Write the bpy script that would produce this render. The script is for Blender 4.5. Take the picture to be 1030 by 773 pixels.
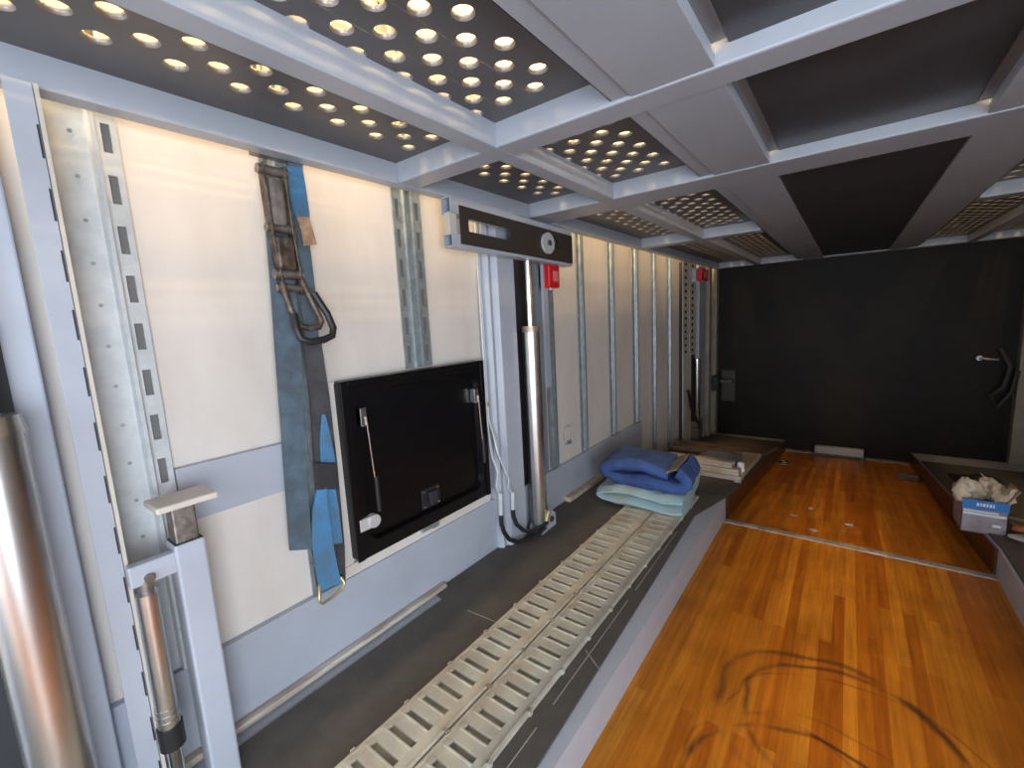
import bpy, math, random
from mathutils import Vector, Matrix
random.seed(7)
S = bpy.context.scene
COL = S.collection
for o in list(bpy.data.objects): bpy.data.objects.remove(o)

# ------------------------------------------------------------------ camera
# world: X across (left wall -1.25), Y along the trailer, Z up, 0 = near wooden floor
cam = bpy.data.objects.new('camera', bpy.data.cameras.new('camera')); COL.objects.link(cam)
cam.data.sensor_width = 36.0; cam.data.lens = 36.0 * 442.6 / 1030; cam.data.clip_start = 0.01
rx = Vector((0.79611, 0.60286, -0.05255)); dn = Vector((0.04365, -0.14382, -0.98864)); fw = rx.cross(dn)
cam.matrix_world = Matrix(((rx.x, -dn.x, -fw.x, 0), (rx.y, -dn.y, -fw.y, 0), (rx.z, -dn.z, -fw.z, 1.1375), (0, 0, 0, 1)))
S.camera = cam

# ------------------------------------------------------------------ light
W = bpy.data.worlds.new('daylight'); S.world = W; W.use_nodes = True
W.node_tree.nodes['Background'].inputs[0].default_value = (0.72, 0.84, 1.0, 1)
W.node_tree.nodes['Background'].inputs[1].default_value = 1.3

def area(name, loc, rot, sx, sy, power, color):
    l = bpy.data.lights.new(name, 'AREA'); l.shape = 'RECTANGLE'; l.size = sx; l.size_y = sy
    l.energy = power; l.color = color
    o = bpy.data.objects.new(name, l); COL.objects.link(o); o.location = loc; o.rotation_euler = rot
    return o
# daylight through the open end of the trailer behind the photographer
area('daylight_open_end', (0.1, -2.35, 0.85), (math.radians(90), 0, 0), 2.2, 1.5, 34, (0.86, 0.93, 1.0))
# added area lamp at an invented right-wall opening, to brighten the left wall
area('right_side_fill', (1.27, -0.65, 0.85), (math.radians(90), 0, math.radians(90)), 1.0, 1.4, 46, (0.86, 0.93, 1.0))
vs = S.view_settings
vs.view_transform = 'Standard'; vs.look = 'None'; vs.exposure = 0.5; vs.gamma = 1.0; vs.use_curve_mapping = False

# ------------------------------------------------------------------ materials
def mat(name, color=(0.5, 0.5, 0.5), rough=0.5, metal=0.0, var=0.0, scale=6.0, color2=None, bump=0.0, bscale=60.0,
        stretch=(1, 1, 1), lo=0.4, hi=0.62, coat=0.0, spec=None):
    m = bpy.data.materials.new(name); m.use_nodes = True
    nt = m.node_tree; b = nt.nodes['Principled BSDF']
    b.inputs['Base Color'].default_value = (*color, 1); b.inputs['Roughness'].default_value = rough
    b.inputs['Metallic'].default_value = metal; b.inputs['Coat Weight'].default_value = coat
    if spec is not None: b.inputs['Specular IOR Level'].default_value = spec
    tc = nt.nodes.new('ShaderNodeTexCoord'); mp = nt.nodes.new('ShaderNodeMapping')
    mp.inputs['Scale'].default_value = stretch; nt.links.new(tc.outputs['Object'], mp.inputs['Vector'])
    if var or color2:
        c2 = color2 or tuple(max(0, c * (1 - var)) for c in color)
        n = nt.nodes.new('ShaderNodeTexNoise'); n.inputs['Scale'].default_value = scale; n.inputs['Detail'].default_value = 6
        n.inputs['Roughness'].default_value = 0.62
        nt.links.new(mp.outputs[0], n.inputs['Vector'])
        r = nt.nodes.new('ShaderNodeValToRGB'); r.color_ramp.elements[0].position = lo; r.color_ramp.elements[1].position = hi
        r.color_ramp.elements[0].color = (*c2, 1); r.color_ramp.elements[1].color = (*color, 1)
        nt.links.new(n.outputs['Fac'], r.inputs[0]); nt.links.new(r.outputs[0], b.inputs['Base Color'])
    if bump:
        n2 = nt.nodes.new('ShaderNodeTexNoise'); n2.inputs['Scale'].default_value = bscale; n2.inputs['Detail'].default_value = 4
        nt.links.new(mp.outputs[0], n2.inputs['Vector'])
        bp = nt.nodes.new('ShaderNodeBump'); bp.inputs['Strength'].default_value = bump; bp.inputs['Distance'].default_value = 0.004
        nt.links.new(n2.outputs['Fac'], bp.inputs['Height']); nt.links.new(bp.outputs[0], b.inputs['Normal'])
    return m

M = {}
M['paint'] = mat('lavender_grey_paint', (0.45, 0.49, 0.57), 0.33, 0.0, var=0.10, scale=3)
M['deckpaint'] = mat('deck_grey_paint', (0.40, 0.445, 0.52), 0.36, 0.0, var=0.08, scale=2.5, bump=0.05, bscale=40)
M['white'] = mat('white_plywood_panel', (0.74, 0.70, 0.665), 0.6, 0.0, color2=(0.65, 0.605, 0.56), scale=2.4, stretch=(1, 1.5, .6), lo=.36, hi=.62)
M['cream'] = mat('cream_painted_steel', (0.62, 0.58, 0.52), 0.45, 0.0, var=0.1, scale=5)
M['galv'] = mat('galvanised_steel', (0.42, 0.47, 0.49), 0.42, 0.55, color2=(0.27, 0.32, 0.34), scale=26, lo=.35, hi=.65)
M['galvlight'] = mat('pale_galvanised_steel', (0.66, 0.70, 0.73), 0.4, 0.2, color2=(0.56, 0.60, 0.63), scale=30, lo=.35, hi=.65)
M['slotshade'] = mat('slot_shade_grey', (.16, .16, .16), .6)  # darker grey puts the shade inside the rail slots into the colour
M['darkgap'] = mat('dark_recess', (0.025, 0.027, 0.032), 0.7)
M['mesh'] = mat('perforated_dark_plate', (0.14, 0.14, 0.147), 0.42, 0.2, color2=(0.11, 0.11, 0.116), scale=4)
M['lip'] = mat('bright_punched_edge', (0.30, 0.30, 0.31), 0.32, 0.6)
M['rubber'] = mat('black_rubber_sheet', (0.085, 0.080, 0.074), 0.72, 0.0, color2=(0.055, 0.052, 0.049), scale=7, bump=.1)
M['track'] = mat('dusty_grey_plastic', (0.52, 0.52, 0.45), 0.7, 0.0, color2=(0.42, 0.38, 0.31), scale=9, bump=.15)
M['dustbed'] = mat('packed_grey_dust', (.26, .25, .21), .9, 0, color2=(.15, .14, .12), scale=12)
M['blackgloss'] = mat('black_gloss_panel', (0.004, 0.004, 0.005), 0.30, spec=.3)
M['blackrubber'] = mat('black_rubber', (0.018, 0.018, 0.02), 0.45)
M['chrome'] = mat('polished_steel', (0.78, 0.77, 0.76), 0.16, 1.0)
M['barrel'] = mat('brushed_cylinder_steel', (0.72, 0.705, 0.69), 0.30, 1.0, color2=(0.62, 0.61, 0.60), scale=3, stretch=(5, 5, 1))
M['steel'] = mat('dull_steel', (0.34, 0.33, 0.32), 0.45, 0.8, color2=(0.20, 0.17, 0.14), scale=30)
M['lip2'] = mat('bright_zinc', (0.62, 0.62, 0.62), 0.4, 0.3)
M['riserwood'] = mat('dark_varnished_riser', (.085, .035, .016), .35, 0, color2=(.05, .02, .01), scale=5)
M['jamb'] = mat('dull_beige_jamb', (.36, .33, .27), .6, 0, var=.2, scale=6)
M['rust'] = mat('oily_rusty_steel', (0.20, 0.16, 0.13), 0.5, 0.6, color2=(0.07, 0.05, 0.04), scale=35)
M['webgrey'] = mat('faded_blue_grey_webbing', (0.10, 0.155, 0.205), 0.85, 0.0, color2=(0.075, 0.10, 0.125), scale=14, bump=.5, bscale=160)
M['webblue'] = mat('blue_webbing', (0.06, 0.23, 0.46), 0.8, 0.0, color2=(0.075, 0.17, 0.28), scale=11, bump=.5, bscale=160)
M['webdark'] = mat('dirty_dark_webbing', (0.075, 0.075, 0.085), 0.85, 0.0, var=.4, scale=12)
M['tag'] = mat('tan_label_cloth', (0.50, 0.34, 0.22), 0.85, 0.0, color2=(0.33, 0.2, 0.12), scale=40)
M['red'] = mat('red_plastic', (0.62, 0.012, 0.02), 0.35)
M['redpale'] = mat('pale_red_label', (0.75, 0.22, 0.24), 0.5)
M['blanket'] = mat('blue_moving_blanket', (0.055, 0.115, 0.33), 0.95, 0.0, color2=(0.04, 0.075, 0.22), scale=9, bump=.9, bscale=120)
M['lining'] = mat('taupe_blanket_lining', (0.26, 0.22, 0.20), 0.95, bump=.6, bscale=90)
M['aqua'] = mat('pale_aqua_towel', (0.36, 0.52, 0.56), 0.95, 0.0, color2=(0.40, 0.40, 0.34), scale=5, bump=.9, bscale=130, lo=.32, hi=.5)
M['door'] = mat('black_brown_ramp_door', (0.014, 0.010, 0.007), 0.55, 0.0, color2=(0.009, 0.007, 0.005), scale=2, spec=.25)
M['sill'] = mat('beige_sill_strip', (0.33, 0.26, 0.18), 0.6, 0.0, var=.4, scale=12)
M['plank'] = mat('pale_sawn_timber', (0.62, 0.54, 0.44), 0.7, 0.0, color2=(0.42, 0.33, 0.25), scale=7, stretch=(1, 6, 6))
M['oldwood'] = mat('dirty_timber', (0.20, 0.14, 0.09), 0.75, 0.0, color2=(0.09, 0.065, 0.045), scale=8, stretch=(1, 5, 5))
M['whiteplastic'] = mat('white_plastic', (0.78, 0.78, 0.80), 0.4)
M['greybox'] = mat('blue_grey_plastic', (0.17, 0.18, 0.23), 0.45)
M['strip'] = mat('scuffed_aluminium_strip', (0.50, 0.47, 0.43), 0.45, 0.35, color2=(0.32, 0.29, 0.26), scale=18)
M['trimwood'] = mat('weathered_trim_wood', (0.62, 0.58, 0.52), 0.7, 0.0, color2=(0.40, 0.33, 0.27), scale=6, stretch=(4, 1, 9))
M['card'] = mat('grey_printed_carton', (0.30, 0.27, 0.30), 0.6, 0.0, color2=(0.22, 0.19, 0.2), scale=18)
M['cardblue'] = mat('blue_carton_band', (0.02, 0.16, 0.46), 0.5)
M['cardwhite'] = mat('white_carton_print', (0.62, 0.66, 0.72), 0.5)
M['rag'] = mat('cream_cotton_rag', (0.62, 0.52, 0.40), 0.9, 0.0, color2=(0.46, 0.37, 0.27), scale=12)
M['brass'] = mat('yellow_zinc_steel', (0.62, 0.52, 0.30), 0.4, 0.8)
M['roof'] = mat('cream_roof_panel', (0.74, 0.60, 0.40), 0.55)
M['ground'] = mat('concrete_yard', (0.36, 0.35, 0.33), 0.85, 0.0, var=.25, scale=2)

def emis(name, color, strength):
    m = bpy.data.materials.new(name); m.use_nodes = True; b = m.node_tree.nodes['Principled BSDF']
    b.inputs['Emission Color'].default_value = (*color, 1); b.inputs['Emission Strength'].default_value = strength
    b.inputs['Base Color'].default_value = (.8, .8, .8, 1); return m
M['led'] = emis('warm_led_diffuser', (1.0, 0.72, 0.36), 6.0)

def wood_material(name, rot_marks=True):
    m = bpy.data.materials.new(name); m.use_nodes = True; nt = m.node_tree; N = nt.nodes; L = nt.links
    b = N['Principled BSDF']; b.inputs['Roughness'].default_value = 0.36; b.inputs['Specular IOR Level'].default_value = 0.3
    tc = N.new('ShaderNodeTexCoord')
    mp = N.new('ShaderNodeMapping'); mp.inputs['Rotation'].default_value = (0, 0, math.radians(90)); L.new(tc.outputs['Object'], mp.inputs[0])
    br = N.new('ShaderNodeTexBrick'); br.offset = 0.37; br.offset_frequency = 2
    br.inputs['Scale'].default_value = 1.0; br.inputs['Brick Width'].default_value = 0.85; br.inputs['Row Height'].default_value = 0.034
    br.inputs['Mortar Size'].default_value = 0.0007; br.inputs['Mortar Smooth'].default_value = 0.6; br.inputs['Bias'].default_value = 0.0
    br.inputs['Color1'].default_value = (0, 0, 0, 1); br.inputs['Color2'].default_value = (1, 1, 1, 1); br.inputs['Mortar'].default_value = (0.1, 0.1, 0.1, 1)
    L.new(mp.outputs[0], br.inputs['Vector'])
    ramp = N.new('ShaderNodeValToRGB'); e = ramp.color_ramp.elements
    e[0].position = 0.0; e[0].color = (0.40, 0.110, 0.007, 1); e[1].position = 1.0; e[1].color = (0.62, 0.245, 0.022, 1)
    x = e.new(0.35); x.color = (0.49, 0.155, 0.010, 1); x = e.new(0.65); x.color = (0.55, 0.195, 0.015, 1)
    L.new(br.outputs['Color'], ramp.inputs[0])
    mp2 = N.new('ShaderNodeMapping'); mp2.inputs['Scale'].default_value = (30, 1.6, 1); L.new(tc.outputs['Object'], mp2.inputs[0])
    ns = N.new('ShaderNodeTexNoise'); ns.inputs['Scale'].default_value = 2.0; ns.inputs['Detail'].default_value = 8; ns.inputs['Roughness'].default_value = .6
    L.new(mp2.outputs[0], ns.inputs['Vector'])
    r2 = N.new('ShaderNodeValToRGB'); r2.color_ramp.elements[0].position = .32; r2.color_ramp.elements[0].color = (0.66, 0.60, 0.55, 1)
    r2.color_ramp.elements[1].position = .66; r2.color_ramp.elements[1].color = (1.12, 1.12, 1.12, 1); L.new(ns.outputs['Fac'], r2.inputs[0])
    mx = N.new('ShaderNodeMix'); mx.data_type = 'RGBA'; mx.blend_type = 'MULTIPLY'; mx.inputs[0].default_value = 0.85
    L.new(ramp.outputs[0], mx.inputs[6]); L.new(r2.outputs[0], mx.inputs[7])
    col = mx.outputs[2]
    # broad worn patches
    n3 = N.new('ShaderNodeTexNoise'); n3.inputs['Scale'].default_value = 5; n3.inputs['Detail'].default_value = 5; L.new(tc.outputs['Object'], n3.inputs['Vector'])
    r3 = N.new('ShaderNodeValToRGB'); r3.color_ramp.elements[0].position = .3; r3.color_ramp.elements[0].color = (.72, .68, .66, 1)
    r3.color_ramp.elements[1].position = .6; r3.color_ramp.elements[1].color = (1.05, 1.05, 1.05, 1); L.new(n3.outputs['Fac'], r3.inputs[0])
    mx3 = N.new('ShaderNodeMix'); mx3.data_type = 'RGBA'; mx3.blend_type = 'MULTIPLY'; mx3.inputs[0].default_value = 0.8
    L.new(col, mx3.inputs[6]); L.new(r3.outputs[0], mx3.inputs[7]); col = mx3.outputs[2]
    if rot_marks:
        sep = N.new('ShaderNodeSeparateXYZ')
        # wobble
        nz = N.new('ShaderNodeTexNoise'); nz.inputs['Scale'].default_value = 3.5; L.new(tc.outputs['Object'], nz.inputs['Vector'])
        va = N.new('ShaderNodeVectorMath'); va.operation = 'MULTIPLY_ADD'; L.new(nz.outputs['Color'], va.inputs[0])
        va.inputs[1].default_value = (.09, .09, 0); L.new(tc.outputs['Object'], va.inputs[2])
        breaks = N.new('ShaderNodeTexNoise'); breaks.inputs['Scale'].default_value = 6; breaks.inputs['Detail'].default_value = 6; L.new(tc.outputs['Object'], breaks.inputs['Vector'])
        rb = N.new('ShaderNodeMapRange'); rb.inputs[1].default_value = .38; rb.inputs[2].default_value = .55; L.new(breaks.outputs['Fac'], rb.inputs[0])
        for (cx, cy, r, w, k, ymin) in ((0.045, 1.365, 0.275, .018, .7, 1.15), (0.085, 1.365, 0.245, .013, .75, 1.18), (0.02, 1.04, .262, .012, .95, .9),
                                        (0.06, 1.07, .30, .007, .4, 1.0), (0.12, 1.24, .33, .007, .45, 1.1), (-.05, 1.12, .20, .008, .4, .9)):
            cv = N.new('ShaderNodeVectorMath'); cv.operation = 'SUBTRACT'; L.new(va.outputs[0], cv.inputs[0]); cv.inputs[1].default_value = (cx, cy, 0)
            fl = N.new('ShaderNodeVectorMath'); fl.operation = 'MULTIPLY'; fl.inputs[1].default_value = (1, 1, 0); L.new(cv.outputs[0], fl.inputs[0])
            ln = N.new('ShaderNodeVectorMath'); ln.operation = 'LENGTH'; L.new(fl.outputs[0], ln.inputs[0])
            sb = N.new('ShaderNodeMath'); sb.operation = 'SUBTRACT'; sb.inputs[1].default_value = r; L.new(ln.outputs['Value'], sb.inputs[0])
            ab = N.new('ShaderNodeMath'); ab.operation = 'ABSOLUTE'; L.new(sb.outputs[0], ab.inputs[0])
            mr = N.new('ShaderNodeMapRange'); mr.inputs[1].default_value = 0; mr.inputs[2].default_value = w; mr.inputs[3].default_value = k; mr.inputs[4].default_value = 0; L.new(ab.outputs[0], mr.inputs[0])
            sp = N.new('ShaderNodeSeparateXYZ'); L.new(cv.outputs[0], sp.inputs[0])
            ym = N.new('ShaderNodeMapRange'); ym.inputs[1].default_value = ymin - cy - .05; ym.inputs[2].default_value = ymin - cy + .05; L.new(sp.outputs[1], ym.inputs[0])
            m1 = N.new('ShaderNodeMath'); m1.operation = 'MULTIPLY'; L.new(mr.outputs[0], m1.inputs[0]); L.new(ym.outputs[0], m1.inputs[1])
            m2 = N.new('ShaderNodeMath'); m2.operation = 'MULTIPLY'; L.new(m1.outputs[0], m2.inputs[0]); L.new(rb.outputs[0], m2.inputs[1])
            mm = N.new('ShaderNodeMix'); mm.data_type = 'RGBA'; L.new(m2.outputs[0], mm.inputs[0]); L.new(col, mm.inputs[6]); mm.inputs[7].default_value = (0.05, 0.02, 0.012, 1)
            col = mm.outputs[2]
    L.new(col, b.inputs['Base Color'])
    return m
M['wood'] = wood_material('varnished_strip_wood')

def dusty_rubber():
    m = mat('dusty_black_rubber', (0.105, 0.094, 0.082), 0.72, 0.0, color2=(0.078, 0.072, 0.065), scale=7, bump=.1)
    nt = m.node_tree; N = nt.nodes; L = nt.links; b = N['Principled BSDF']
    src = b.inputs['Base Color'].links[0].from_socket
    tc = N.new('ShaderNodeTexCoord'); sp = N.new('ShaderNodeSeparateXYZ')
    nz = N.new('ShaderNodeTexNoise'); nz.inputs['Scale'].default_value = 9; nz.inputs['Detail'].default_value = 6; L.new(tc.outputs['Object'], nz.inputs['Vector'])
    va = N.new('ShaderNodeVectorMath'); va.operation = 'MULTIPLY_ADD'; L.new(nz.outputs['Color'], va.inputs[0]); va.inputs[1].default_value = (.06, 0, 0); L.new(tc.outputs['Object'], va.inputs[2])
    L.new(va.outputs[0], sp.inputs[0])
    def band(x0, w, k):
        s = N.new('ShaderNodeMath'); s.operation = 'SUBTRACT'; s.inputs[1].default_value = x0; L.new(sp.outputs[0], s.inputs[0])
        a = N.new('ShaderNodeMath'); a.operation = 'ABSOLUTE'; L.new(s.outputs[0], a.inputs[0])
        r = N.new('ShaderNodeMapRange'); r.inputs[1].default_value = 0; r.inputs[2].default_value = w; r.inputs[3].default_value = k; r.inputs[4].default_value = 0; L.new(a.outputs[0], r.inputs[0]); return r.outputs[0]
    col = src
    for x0, w, k in ((-.605, .065, 1.0), (-.93, .06, .7)):
        mm = N.new('ShaderNodeMix'); mm.data_type = 'RGBA'; L.new(band(x0, w, k), mm.inputs[0]); L.new(col, mm.inputs[6]); mm.inputs[7].default_value = (0.30, 0.27, 0.23, 1); col = mm.outputs[2]
    L.new(col, b.inputs['Base Color']); return m
M['dustrubber'] = dusty_rubber()

# ------------------------------------------------------------------ mesh helpers
class MB:
    def __init__(s): s.v = []; s.f = []
    def box(s, x0, x1, y0, y1, z0, z1):
        n = len(s.v)
        s.v += [(x0, y0, z0), (x1, y0, z0), (x1, y1, z0), (x0, y1, z0), (x0, y0, z1), (x1, y0, z1), (x1, y1, z1), (x0, y1, z1)]
        s.f += [tuple(n + i for i in q) for q in ((3, 2, 1, 0), (4, 5, 6, 7), (0, 1, 5, 4), (1, 2, 6, 5), (2, 3, 7, 6), (3, 0, 4, 7))]
        return s
    def prism(s, poly, axis, a, b):
        """poly in the two other axes (order XY for z, XZ for y, YZ for x)"""
        n = len(s.v); k = len(poly)
        for t in (a, b):
            for p in poly:
                s.v.append((p[0], p[1], t) if axis == 'z' else (p[0], t, p[1]) if axis == 'y' else (t, p[0], p[1]))
        s.f.append(tuple(n + i for i in range(k))[::-1]); s.f.append(tuple(n + k + i for i in range(k)))
        for i in range(k): j = (i + 1) % k; s.f.append((n + i, n + j, n + k + j, n + k + i))
        return s
    def loft(s, rings, caps=True, closed=True):
        n = len(s.v); k = len(rings[0])
        for r in rings: s.v += [tuple(p) for p in r]
        for a in range(len(rings) - 1):
            for i in range(k if closed else k - 1):
                j = (i + 1) % k; s.f.append((n + a * k + i, n + a * k + j, n + (a + 1) * k + j, n + (a + 1) * k + i))
        if caps: s.f.append(tuple(n + i for i in range(k))[::-1]); s.f.append(tuple(n + (len(rings) - 1) * k + i for i in range(k)))
        return s
    def cyl(s, p0, p1, r0, r1=None, n=24, caps=True):
        return s.tube([p0, p1], [r0, r0 if r1 is None else r1], n, caps)
    def tube(s, path, r, n=10, caps=True):
        P = [Vector(p) for p in path]
        if not isinstance(r, (list, tuple)): r = [r] * len(P)
        rings = []; up = None
        for i, p in enumerate(P):
            t = (P[min(i + 1, len(P) - 1)] - P[max(i - 1, 0)]).normalized()
            if up is None:
                a = Vector((0, 0, 1)) if abs(t.z) < .9 else Vector((1, 0, 0)); u = t.cross(a).normalized()
            else: u = (up - t * up.dot(t)).normalized()
            up = u; w = t.cross(u)
            rings.append([p + (u * math.cos(2 * math.pi * k / n) + w * math.sin(2 * math.pi * k / n)) * r[i] for k in range(n)])
        return s.loft(rings, caps)
    def ribbon(s, A, B, nrm, th):
        """band between two edge polylines, thickness th along nrm"""
        nv = Vector(nrm) * th; rings = []
        for a, b in zip(A, B):
            a = Vector(a); b = Vector(b); rings.append([a, b, b + nv, a + nv])
        return s.loft(rings)
    def build(s, name, m, parent=None, bevel=0, smooth=False, subsurf=0):
        off = parent.location if parent is not None and parent.get('_root') else (parent['_off'] if parent is not None else Vector((0, 0, 0)))
        off = Vector(off)
        me = bpy.data.meshes.new(name); me.from_pydata([tuple(Vector(p) - off) for p in s.v], [], s.f); me.update()
        import bmesh
        bm = bmesh.new(); bm.from_mesh(me); bmesh.ops.recalc_face_normals(bm, faces=bm.faces); bm.to_mesh(me); bm.free()
        me.materials.append(M[m] if isinstance(m, str) else m)
        if smooth:
            for p in me.polygons: p.use_smooth = True
        o = bpy.data.objects.new(name, me); COL.objects.link(o)
        if parent is not None: o.parent = parent; o['_off'] = tuple(off)
        else: o['_off'] = (0, 0, 0)
        if bevel:
            md = o.modifiers.new('b', 'BEVEL'); md.width = bevel; md.segments = 2; md.limit_method = 'ANGLE'
        if subsurf:
            md = o.modifiers.new('s', 'SUBSURF'); md.levels = subsurf; md.render_levels = subsurf
        if smooth and not subsurf:
            try:
                me.set_sharp_from_angle(angle=math.radians(40))
            except Exception: pass
        return o

def thing(name, label, cat, loc, group=None):
    o = bpy.data.objects.new(name, None); COL.objects.link(o); o.location = loc; o.empty_display_size = .05
    o['_root'] = 1; o['label'] = label; o['category'] = cat
    if group: o['group'] = group
    return o
def tag(o, label, cat, group=None):
    o['label'] = label; o['category'] = cat
    if group: o['group'] = group
    return o
def struct(o): o['kind'] = 'structure'; return o
def copy_tree(root, loc):
    r = root.copy(); COL.objects.link(r); r.location = loc
    for ch in list(root.children):
        c = ch.copy(); COL.objects.link(c); c.parent = r
        for g in list(ch.children):
            d = g.copy(); COL.objects.link(d); d.parent = c
    return r

SL = 0.1385                      # slope of the dropped tail
def zs(y, off=0.0): return off - max(0.0, y - 2.5) * SL
XW = 1.25; YB = 5.46; Y0 = -2.4; ZR = 2.75; ZD = 1.5875; ZP = 1.648   # wall, tail door, open end, roof, deck bottom, deck plate

# ------------------------------------------------------------------ setting
struct(MB().box(-0.5, 0.53, Y0, 2.46, -0.04, 0.0).build('floor', 'wood'))
f2 = MB(); f2.prism([(2.5, -0.002), (YB, zs(YB)), (YB, zs(YB) - .04), (2.5, -.042)], 'x', -0.5, 0.56); struct(f2.build('floor', 'wood'))
struct(MB().box(-0.5, 0.53, 2.46, 2.50, -0.04, 0.004).build('trim_1', 'strip', bevel=.002))
# raised wheel platforms either side, bending down with the tail
for sgn, xe, nm in ((-1, -0.495, 'trim_2'), (1, 0.525, 'trim_3')):
    pm = MB(); xa, xb = sorted((sgn * XW, xe))
    pm.prism([(Y0, -.04), (2.5, -.04), (YB, zs(YB) - .04), (YB, zs(YB, .118)), (2.5, .118), (Y0, .118)], 'x', xa, xb)
    struct(pm.build(nm, 'paint'))
# walls
struct(MB().box(-XW - .05, -XW, Y0, YB, -.5, ZR).build('wall_left', 'white'))
struct(MB().box(XW, XW + .05, -.1, YB, -.5, ZR).box(XW, XW + .05, Y0, -1.2, -.5, ZR).box(XW, XW + .05, -1.2, -.1, 1.6, ZR).build('wall_right', 'white'))
door = struct(MB().box(-XW, XW, YB, YB + .05, -.5, ZR).build('door_1', 'door'))
struct(MB().box(-XW - .05, XW + .05, Y0, YB + .05, ZR, ZR + .04).build('ceiling', 'roof'))
g = MB().box(-12, 12, -14, Y0 - .02, -1.0, -.95); struct(g.build('floor', 'ground'))
for sgn, nm in ((-1, 'baseboard_left'), (1, 'baseboard_right')):
    xa, xb = sorted((sgn * XW, sgn * (XW - .022)))
    bb = MB(); bb.prism([(Y0, .118), (2.5, .118), (3.2, zs(3.2, .118)), (3.2, .335), (1.6, .335), (1.42, .355), (Y0, .355)], 'x', xa, xb)
    # horizontal crash rail higher up, near the camera
    bb.box(xa, xb, .302, .575, .705, .838)
    struct(bb.build(nm, 'paint', bevel=.002))
# wall-foot timber strips
struct(MB().box(-XW + .022, -XW + .050, -.6, 1.08, .1255, .142).build('trim_4', 'trimwood', bevel=.004))
struct(MB().box(-XW + .022, -XW + .06, 2.02, 2.7, .119, .150).build('trim_5', 'plank', bevel=.003))
# tail door: sill, frame posts, latches
sill = MB(); sill.box(-.74, .93, YB - .05, YB, zs(YB) - .02, zs(YB) + .022); struct(sill.build('trim_6', 'sill'))
struct(MB().box(-XW, -1.185, 5.36, YB, -.45, ZR).build('trim_7', 'jamb', bevel=.004))
struct(MB().box(1.13, XW, 5.36, YB, -.45, ZR).build('trim_8', 'jamb', bevel=.004))

# rubber sheets on the platforms
rub = thing('rubber_mat', 'black rubber sheet covering the left wheel platform beside the wall', 'mat', (-.85, 1, .118))
r1 = MB(); r1.prism([(-1.165, Y0), (-.52, Y0), (-.523, .62), (-.575, 2.2), (-.497, 2.5), (-1.225, 2.5), (-1.225, 1.03), (-1.165, 1.02)], 'z', .118, .125)
r1.build('sheet', 'dustrubber', rub)
r2 = MB(); r2.v += [(-1.225, 2.5, .1255), (-.492, 2.5, .1255), (-.492, 5.2, zs(5.2, .1255)), (-1.225, 5.2, zs(5.2, .1255)), (-1.225, 2.5, .117), (-.492, 2.5, .1182), (-.492, 5.2, zs(5.2, .1182)), (-1.225, 5.2, zs(5.2, .1182))]
r2.f += [(0, 1, 2, 3), (7, 6, 5, 4), (0, 4, 5, 1), (1, 5, 6, 2), (2, 6, 7, 3), (3, 7, 4, 0)]
r2.build('sloping_flap', 'dustrubber', rub)
seam_mat = mat('seam_dust', (.36, .32, .27), .8)
for (xa, ya, xb, yb) in ((-.576, .1, -.580, .78), (-.581, .86, -.588, 1.38), (-.588, 1.45, -.597, 1.98), (-.60, 1.08, -.525, 1.03), (-1.04, 1.02, -.90, 1.03)):
    d = Vector((xb - xa, yb - ya, 0)).normalized(); q = Vector((-d.y, d.x, 0)) * .0016
    MB().ribbon([Vector((xa, ya, .1252)) - q, Vector((xb, yb, .1252)) - q], [Vector((xa, ya, .1252)) + q, Vector((xb, yb, .1252)) + q], (0, 0, 1), .0008).build('dusty_seam', seam_mat, rub)
rr = MB(); rr.prism([(Y0, .118), (2.5, .118), (4.9, zs(4.9, .118)), (4.9, zs(4.9, .125)), (2.5, .125), (Y0, .125)], 'x', .535, 1.225)
tag(rr.build('rubber_mat', 'dustrubber'), 'dark rubber sheet covering the right wheel platform under the carton of rags', 'mat')

for xa_, xb_, nm in ((-.4948, -.488, 'trim_9'), (.518, .5248, 'trim_10')):
    q_ = MB(); q_.prism([(2.502, .002), (YB - .06, zs(YB - .06) + .001), (YB - .06, zs(YB - .06, .117)), (2.502, .117)], 'x', xa_, xb_)
    struct(q_.build(nm, 'riserwood'))
# cleated plastic traction strips
def track(x0, x1, s0, s1, label, ymax):
    t = thing('traction_strip', label, 'traction strip', ((x0 + x1) / 2, 1, .125), 'traction strips on the left platform')
    m = MB(); y = -.35; z0, z1 = .1255, .137; p = .0545
    m.box(x0, s0, y, ymax, z0, z1); m.box(s1, x1, y, ymax, z0, z1)
    k = 0
    rib = MB()
    while y < ymax - .02:
        m.box(s0, s1, y, y + .031, z0, z1)
        rib.box(s0 - .006, s0 + .004, y + .029, y + .048, z1 - .001, z1 + .004)
        rib.box(s0 + .004, s1 + .002, y + .0295, y + .034, z1 - .001, z1 + .0035)
        if k % 3 == 0:
            rib.box(x0 - .004, x0 + .007, y, y + .012, z0, z1 + .002); rib.box(x1 - .007, x1 + .004, y, y + .012, z0, z1 + .002)
        y += p; k += 1
    rib.box(x0 + .004, x0 + .009, -.35, ymax, z1 - .001, z1 + .002)
    rib.box(x1 - .009, x1 - .004, -.35, ymax, z1 - .001, z1 + .002)
    MB().box(x0 + .002, x1 - .002, -.35, ymax, .1252, .1290).build('dust_bed', 'dustbed', t)
    m.build('slotted_base', 'track', t, bevel=.0012); rib.build('cleat', 'track', t)
track(-.905, -.755, -.882, -.792, 'dusty grey cleated traction strip, the one nearer the wall', 2.42)
track(-.750, -.613, -.725, -.645, 'dusty grey cleated traction strip, the one nearer the wooden floor', 2.42)

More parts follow.
